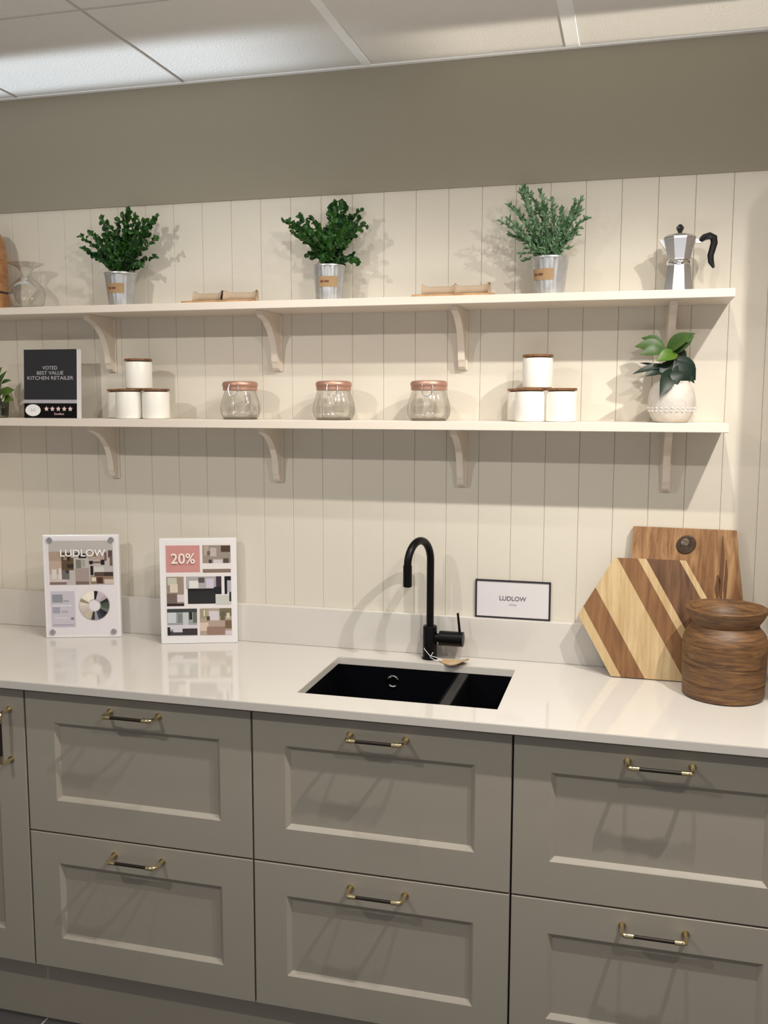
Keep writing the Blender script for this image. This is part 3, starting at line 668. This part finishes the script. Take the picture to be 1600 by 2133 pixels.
# small plant in a glass at the left edge of the lower shelf
gx_, gy_ = -.318, -.095
t = thing('potted_plant', (gx_, gy_, ZL + .0003), 'small leafy sprig in a glass tumbler at the left edge of the lower shelf', 'plant')
m = MB(); m.lathe([(.026, 0), (.030, .002), (.032, .03), (.0335, .045), (.0315, .045), (.030, .03), (.028, .006), (.001, .005)], 32, cap1=False); m.build('tumbler', glassmat('smoky_tumbler', (.55, .56, .5, 1), (.25, .26, .22, 1), .2), t, smooth=40)
m = MB(); m.lathe([(.001, .005), (.027, .006), (.028, .026), (.001, .028)], 24); m.build('soil', M_SOIL, t)
stem = MB()
def GP(u, v, y): return at(u, v, y=y) - Vector((gx_, gy_, ZL + .0003))
for b_, tp_, wd, mt in (((5, 830, -.1), (30, 812, -.13), .034, M_LEAFB), ((8, 836, -.1), (28, 834, -.14), .026, M_LEAFB), ((-5, 815, -.1), (14, 772, -.1), .018, M_LEAFM), ((2, 800, -.1), (24, 792, -.1), .012, M_LEAFM), ((-8, 800, -.1), (4, 764, -.1), .020, M_LEAFM),
                         ((0, 825, -.1), (12, 808, -.1), .016, M_LEAFM), ((-5, 830, -.1), (6, 845, -.14), .02, M_LEAFD), ((-10, 820, -.1), (-45, 800, -.12), .03, M_LEAFM), ((-10, 815, -.1), (-38, 770, -.1), .03, M_LEAFM), ((-8, 830, -.1), (-35, 835, -.13), .026, M_LEAFB)):
    big_leaf(t, GP(*b_), GP(*tp_), wd, .003, mt); B = GP(*b_); stem.tube([Vector((0, 0, .02)), Vector((B.x * .5, B.y * .5, (B.z + .03) / 2)), B], .0012, 6)
stem.build('stems', M_STEM, t)

# ------------------------------------------------------------------ printed blocks
def rects(mb, L, W_, H_, y, step=.00008):
    "L: list of (u0, v0, u1, v1, (r,g,b) 0..255) in fractions of width and height from the top left"
    for k, (u0, v0, u1, v1, c_) in enumerate(L):
        x0, x1_, z1, z0 = (u0 - .5) * W_, (u1 - .5) * W_, (1 - v0) * H_, (1 - v1) * H_; yy = y - step * (k + 1) * .25
        mb.add([(x0, yy, z0), (x1_, yy, z0), (x1_, yy, z1), (x0, yy, z1)], [[0, 1, 2, 3]], 0, hexc(*c_))
# black review block on the lower shelf
W_, H_ = .168, .1905
t = thing('review_block', (-.126, -.122, ZL + .0003), 'black upright review block with white lettering on the lower shelf', 'display block')
body = MB(); body.box((-W_ / 2, 0, 0), (W_ / 2, .022, H_), bev=.001)
bo = body.build('block', M_ACRYL, t)
m = MB(); m.box((-W_ / 2 + .0005, -.0012, .051), (W_ / 2 - .0005, 0, H_ - .0005)); m.build('upper_panel', M_SLATE, t)
m = MB(); m.box((-W_ / 2 + .0005, -.0012, .0005), (W_ / 2 - .0005, 0, .041)); lp = m.build('lower_band', M_BLACK, t)
m = MB(); m.box((-W_ / 2 + .0005, -.0010, .041), (W_ / 2 - .0005, 0, .051)); m.build('grey_stripe', M_GREY, t)
m = MB(); vs = [(-.055 + .0245 * math.cos(2 * PI * k / 32), -.0016, .0215 + .0165 * math.sin(2 * PI * k / 32)) for k in range(32)]; m.add(vs, [list(range(32))]); m.build('oval_badge', M_WHITE, lp)
pink = mat('pale_pink_ink', (.75, .55, .55), .6)
for k in range(5):
    m = MB(); vs = []
    for q in range(10):
        a = PI / 2 + q * PI / 5; r = .0078 if q % 2 == 0 else .0038; vs.append((-.012 + k * .0188 + r * math.cos(a), -.0015, .0255 + r * math.sin(a)))
    m.add(vs, [list(range(10))]); m.build('star', pink, lp)
text('Excellent', .0085, 'lettering', pink, lp, (.028, -.0016, .0115), (PI / 2, 0, 0))
text('5.0', .012, 'lettering', M_GREY, lp, (-.055, -.0019, .0215), (PI / 2, 0, 0))
for body_, z, sx in (('VOTED', .1385, 1.05), ('BEST VALUE', .1245, 1.15), ('KITCHEN RETAILER', .1105, 1.22)):
    text(body_, .0138, 'lettering', M_GREY, t, (0, -.0016, z), (PI / 2, 0, 0), sx=sx, bold=.00012)
t.rotation_euler = (math.radians(-3), 0, 0)

def poster_block(x, y, rz, label, prints, W_=.2115, H_=.297, screws=()):
    t = thing('poster_block', (x, y, ZW + .0004), label, 'display block', None, rz)
    m = MB(); m.box((-W_ / 2, -.008, 0), (W_ / 2, .012, H_), bev=.0015, seg=2); m.build('acrylic_block', M_ACRYL, t)
    m = MB(); rects(m, prints, W_, H_, -.0082); m.build('printed_sheet', M_PRINT, t, smooth='keep')
    return t
K = (238, 233, 236); P1 = [(.03, .03, .97, .97, (226, 220, 224)), (.075, .055, .925, .485, (186, 180, 176)),
 (.075, .16, .30, .30, (170, 150, 132)), (.075, .25, .30, .40, (186, 165, 150)), (.075, .38, .30, .455, (205, 190, 186)), (.075, .455, .30, .48, (130, 105, 98)),
 (.11, .33, .17, .42, (215, 208, 206)), (.20, .32, .235, .43, (216, 210, 208)), (.24, .30, .34, .43, (112, 104, 102)), (.29, .34, .335, .37, (60, 52, 52)),
 (.24, .17, .40, .34, (92, 74, 50)), (.27, .19, .31, .24, (150, 132, 108)), (.37, .16, .41, .22, (212, 202, 190)), (.32, .19, .35, .25, (38, 26, 16)), (.31, .28, .40, .32, (50, 38, 24)),
 (.42, .17, .52, .20, (80, 66, 52)), (.47, .18, .57, .225, (36, 18, 14)), (.43, .24, .50, .33, (120, 118, 106)), (.51, .24, .55, .31, (160, 156, 150)),
 (.42, .32, .60, .48, (162, 146, 140)), (.42, .45, .60, .48, (118, 98, 90)), (.60, .16, .80, .24, (176, 156, 146)), (.66, .17, .72, .21, (140, 118, 88)),
 (.60, .255, .80, .275, (120, 94, 88)), (.61, .25, .655, .285, (28, 10, 14)), (.76, .24, .81, .29, (32, 10, 18)), (.81, .17, .84, .25, (110, 84, 78)), (.86, .15, .915, .22, (92, 66, 62)), (.88, .21, .915, .30, (110, 88, 74)),
 (.62, .30, .66, .39, (30, 18, 16)), (.66, .31, .80, .38, (205, 202, 196)), (.67, .36, .92, .42, (84, 66, 56)), (.80, .36, .92, .42, (58, 44, 40)), (.62, .40, .92, .475, (140, 116, 96)), (.63, .41, .69, .45, (222, 208, 190)), (.70, .41, .78, .47, (74, 42, 30)), (.80, .43, .92, .475, (204, 190, 178)),
 (.085, .545, .40, .895, (196, 190, 202)), (.10, .575, .24, .655, (140, 144, 150)), (.25, .63, .32, .65, (160, 160, 172)), (.10, .70, .20, .76, (158, 158, 174)), (.22, .735, .30, .755, (168, 166, 182)), (.34, .80, .38, .825, (130, 126, 140)), (.10, .87, .38, .88, (160, 150, 166)), (.10, .68, .36, .69, (226, 222, 230)), (.12, .80, .30, .81, (214, 210, 220))]
t = poster_block(-.0613, -.0965 + .002, .3176, 'white poster block with corner screws, colour wheel and kitchen photo, left on the worktop', P1)
text('LUDLOW', .0275, 'lettering', M_WHITE, t, (.005, -.0113, .2445), (PI / 2, 0, 0), sx=1.08, bold=.0006)
m = MB(); cw = [(20, 12, 18), (196, 184, 192), (190, 178, 186), (176, 160, 174), (30, 34, 30), (62, 74, 60), (70, 84, 66), (100, 106, 98), (22, 16, 26), (40, 36, 52), (60, 58, 76), (150, 148, 156), (52, 46, 36), (190, 180, 160), (196, 186, 168), (190, 178, 170), (196, 186, 180), (204, 196, 190), (216, 210, 196), (150, 136, 112), (232, 226, 210), (238, 232, 214), (240, 232, 220), (236, 228, 218)]
for k, c_ in enumerate(cw):
    a0 = PI / 2 - 2 * PI * k / 24; a1 = a0 - 2 * PI / 24; vs = []
    for a, r in ((a0, .018), (a0, .042), ((a0 + a1) / 2, .042), (a1, .042), (a1, .018)): vs.append((.034 + r * math.cos(a), -.0113, .094 + r * 1.0 * math.sin(a)))
    m.add(vs, [[0, 1, 2, 3, 4]], 0, hexc(*c_))
m.build('colour_wheel', M_PRINT, t, smooth='keep')
for sx_, sz_ in ((-.086, .283), (.086, .283), (-.086, .017), (.086, .017)):
    m = MB(); q = Matrix.Rotation(PI / 2, 4, 'X'); q.translation = Vector((sx_, -.008, sz_)); m.lathe([(.0078, 0), (.0078, .004), (.0065, .0055), (.003, .0055), (.0028, .0045), (.0001, .0045)], 20, mtx=q); m.build('corner_screw', M_SCREW, t, smooth=40)
P2 = [(.07, .045, .93, .93, (228, 222, 222)), (.085, .065, .525, .32, (200, 142, 138)),
 (.56, .065, .925, .235, (150, 138, 128)), (.58, .07, .64, .16, (176, 160, 146)), (.66, .09, .74, .17, (188, 176, 172)), (.80, .07, .92, .13, (76, 56, 44)), (.62, .12, .66, .16, (110, 94, 84)), (.64, .20, .68, .235, (70, 58, 60)), (.70, .20, .82, .235, (206, 198, 204)), (.83, .19, .90, .235, (80, 74, 70)), (.56, .29, .925, .325, (132, 114, 100)),
 (.085, .36, .31, .64, (150, 134, 120)), (.10, .37, .22, .44, (190, 192, 174)), (.13, .43, .23, .51, (214, 200, 186)), (.085, .52, .22, .62, (112, 98, 92)), (.22, .53, .31, .60, (210, 198, 200)), (.085, .615, .31, .64, (44, 22, 28)),
 (.34, .36, .80, .48, (168, 164, 166)), (.38, .40, .50, .47, (220, 222, 218)), (.50, .37, .58, .42, (84, 80, 76)), (.60, .38, .70, .47, (200, 192, 208)), (.73, .36, .80, .46, (60, 46, 58)), (.36, .48, .72, .62, (34, 34, 36)), (.70, .46, .80, .53, (24, 22, 34)), (.36, .475, .72, .50, (16, 14, 18)), (.72, .54, .925, .63, (196, 196, 190)), (.84, .36, .925, .40, (12, 10, 16)), (.84, .38, .875, .53, (12, 10, 14)), (.88, .40, .925, .51, (176, 170, 182)), (.90, .51, .925, .60, (22, 20, 24)),
 (.085, .665, .475, .92, (150, 154, 158)), (.085, .665, .475, .70, (56, 60, 60)), (.09, .70, .20, .80, (196, 200, 206)), (.22, .71, .28, .80, (120, 126, 124)), (.29, .70, .36, .82, (190, 196, 196)), (.37, .70, .41, .77, (18, 26, 24)), (.42, .70, .47, .80, (96, 102, 92)), (.085, .82, .475, .86, (206, 202, 212)), (.085, .84, .12, .92, (24, 16, 22)), (.12, .88, .28, .92, (60, 56, 62)), (.28, .855, .475, .92, (52, 44, 46)), (.16, .83, .28, .89, (204, 200, 208)),
 (.51, .665, .925, .92, (172, 154, 140)), (.52, .67, .60, .76, (150, 142, 118)), (.56, .68, .58, .74, (214, 204, 182)), (.63, .69, .76, .78, (206, 200, 206)), (.77, .665, .925, .74, (112, 104, 78)), (.78, .70, .84, .78, (96, 92, 70)), (.86, .71, .90, .76, (206, 200, 180)), (.60, .74, .64, .78, (80, 62, 46)), (.51, .80, .62, .88, (212, 190, 176)), (.60, .84, .84, .92, (146, 118, 104)), (.84, .78, .925, .86, (112, 92, 70)), (.84, .88, .925, .92, (206, 196, 208))]
t = poster_block(.2885, -.068, .335, 'white poster block with pink 20% square and six kitchen photos, right of the screwed one', P2)
text('20%', .040, 'lettering', mat('cream_ink', (.85, .74, .68), .6), t, (-.0405, -.0125, .240), (PI / 2, 0, 0), bold=.0006)

# small framed sign on the wall
t = thing('wall_sign', (1.156, -.0055, 1.0045), 'small white sign with black frame on the wall right of the tap', 'sign')
m = MB(); m.box((-.095, .0, .004), (.095, .004, .098)); m.build('card', M_PAPER, t)
m = MB(); hw, f_, hh = .0985, .0035, .1015
m.box((-hw, -.002, 0), (hw, .005, f_)); m.box((-hw, -.002, hh - f_), (hw, .005, hh)); m.box((-hw, -.002, f_), (-hw + f_ * 1.2, .005, hh - f_)); m.box((hw - f_ * 1.2, -.002, f_), (hw, .005, hh - f_))
tag(m.build('frame', mat('black_frame', (.02, .015, .022), .5), t), 'thin black frame')
text('LUDLOW', .0165, 'lettering', mat('faded_ink', (.14, .12, .15), .6), t, (0, -.0006, .053), (PI / 2, 0, 0), bold=.0002)
text('kitchen', .007, 'lettering', M_GREY, t, (.001, -.0006, .0375), (PI / 2, 0, 0))

# ------------------------------------------------------------------ chopping boards and wooden jar
# live edge board against the wall
t = thing('chopping_board', (1.578, -.041, ZW + .0004), 'rectangular brown wooden board with a knot, standing at the back right', 'chopping board', 'chopping boards at the right of the worktop')
t.rotation_euler = (math.radians(-4.0), 0, 0)
R0 = random.Random(4)
def edge(x, z0, z1, n_, amp): return [(x + R0.uniform(-amp, amp), z0 + (z1 - z0) * k / n_) for k in range(n_ + 1)]
pl = [(-.120, 0), (.132, 0)] + edge(.140, .02, .20, 8, .0025) + [(.128, .30), (.122, .364), (-.122, .366)] + [(-.125, .30), (-.122, .2), (-.124, .1)]
m = MB(); m.prism(pl, -.010, .010); m.build('plank', W_EDGE, t)
kx, kz = .005, .325
q = Matrix.Rotation(PI / 2, 4, 'X'); q.translation = Vector((kx, -.0095, kz))
m = MB(); m.lathe([(.024, 0), (.023, .0014), (.019, .0018), (.013, .0008), (.001, .0006)], 32, flute=lambda i, j: .07 * math.sin(i * .39), mtx=q); tag(m.build('knot', W_KNOT, t, smooth=50), 'dark round knot')
m = MB(); q2 = q.copy(); q2.translation = Vector((kx - .003, -.0108, kz + .006)); m.lathe([(.0100, 0), (.009, .0014), (.001, .0018)], 20, flute=lambda i, j: .06 * math.sin(i * .63), mtx=q2); m.build('knot_core', mat('grey_knot_core', (.20, .165, .13), .6, noise=(150, 1, (.09, .06, .04, 1))), t, smooth=50)
m = MB()
for cxk, czk, a_, b_ in ((.090, .262, .005, .090), (.100, .235, .004, .06), (.082, .225, .006, .030)):
    vs = [(cxk + a_ * math.cos(2 * PI * k / 20) * (1 + .25 * math.sin(k * 1.3)), -.0104, czk + b_ * math.sin(2 * PI * k / 20)) for k in range(20)]
    m.add(vs, [list(range(20))])
m.build('dark_figure', mat('dark_wood_figure', (.13, .062, .028), .5), t)
# hexagonal striped board
s6 = .1690; hgt = s6 * math.sqrt(3)
tilt = math.atan2(.053, hgt)
t = thing('chopping_board', (1.498, -.098, ZW + .0006), 'hexagonal board of pale and dark wood stripes leaning behind the wooden jar', 'chopping board', 'chopping boards at the right of the worktop')
t.rotation_euler = (-tilt, 0, 0)
hexp = [(-s6 / 2, 0), (s6 / 2, 0), (s6, hgt / 2), (s6 / 2, hgt), (-s6 / 2, hgt), (-s6, hgt / 2)]
nx, nz = math.cos(PI / 6), math.sin(PI / 6)            # normal of the lower left edge
wc = lambda p: (p[0] + s6 / 2) * nx + (p[1] - 0) * nz
def clip(poly, lim, keep_less):
    out = []
    for k in range(len(poly)):
        a, b_ = poly[k], poly[(k + 1) % len(poly)]; wa, wb = wc(a) - lim, wc(b_) - lim
        if not keep_less: wa, wb = -wa, -wb
        if wa <= 0: out.append(a)
        if wa * wb < 0: r = wa / (wa - wb); out.append((a[0] + (b_[0] - a[0]) * r, a[1] + (b_[1] - a[1]) * r))
    return out
cuts = [0, .0215, .070, .152, .194, .212, .2795, .2935]
for k, mt in enumerate((W_LIGHT, W_BROWN, W_LIGHT, W_BROWN, W_LIGHT, W_DARK, W_LIGHT)):
    pg = clip(clip(hexp, cuts[k + 1] - .0001, True), cuts[k] + .0001, False)
    if len(pg) >= 3:
        m = MB(); m.prism(pg, -.011, .011); o = m.build('strip', mt, t)
        tag(o, 'pale wood strip' if mt is W_LIGHT else 'brown wood strip')
# turned wooden jar
t = thing('wooden_jar', (1.668, -.185, ZW + .0004), 'old turned brown wooden jar with flared rim at the right of the worktop', 'jar')
m = MB(); fl = lambda i, j: .006 * math.sin(i * .37 + j * 1.9)
pr = [(.085, 0), (.0895, .003), (.0910, .012), (.0915, .035), (.0908, .0362), (.0908, .0375), (.0920, .039), (.0932, .078), (.0926, .079), (.0926, .0802), (.0934, .0815), (.0936, .118), (.0928, .132), (.0895, .145), (.0835, .154), (.0765, .161), (.0735, .168)]
m.lathe(pr, 64, flute=fl, cap1=False); m.build('body', W_JAR, t, smooth=35)
m = MB(); m.lathe([(.0725, .168), (.0740, .172), (.0830, .186), (.0905, .200), (.0915, .206), (.0885, .2085), (.0840, .206), (.070, .196), (.058, .186), (.054, .170), (.056, .10), (.060, .02), (.001, .018)], 64, flute=fl, cap0=False, cap1=False); m.build('rim', W_JAR, t, smooth=50)
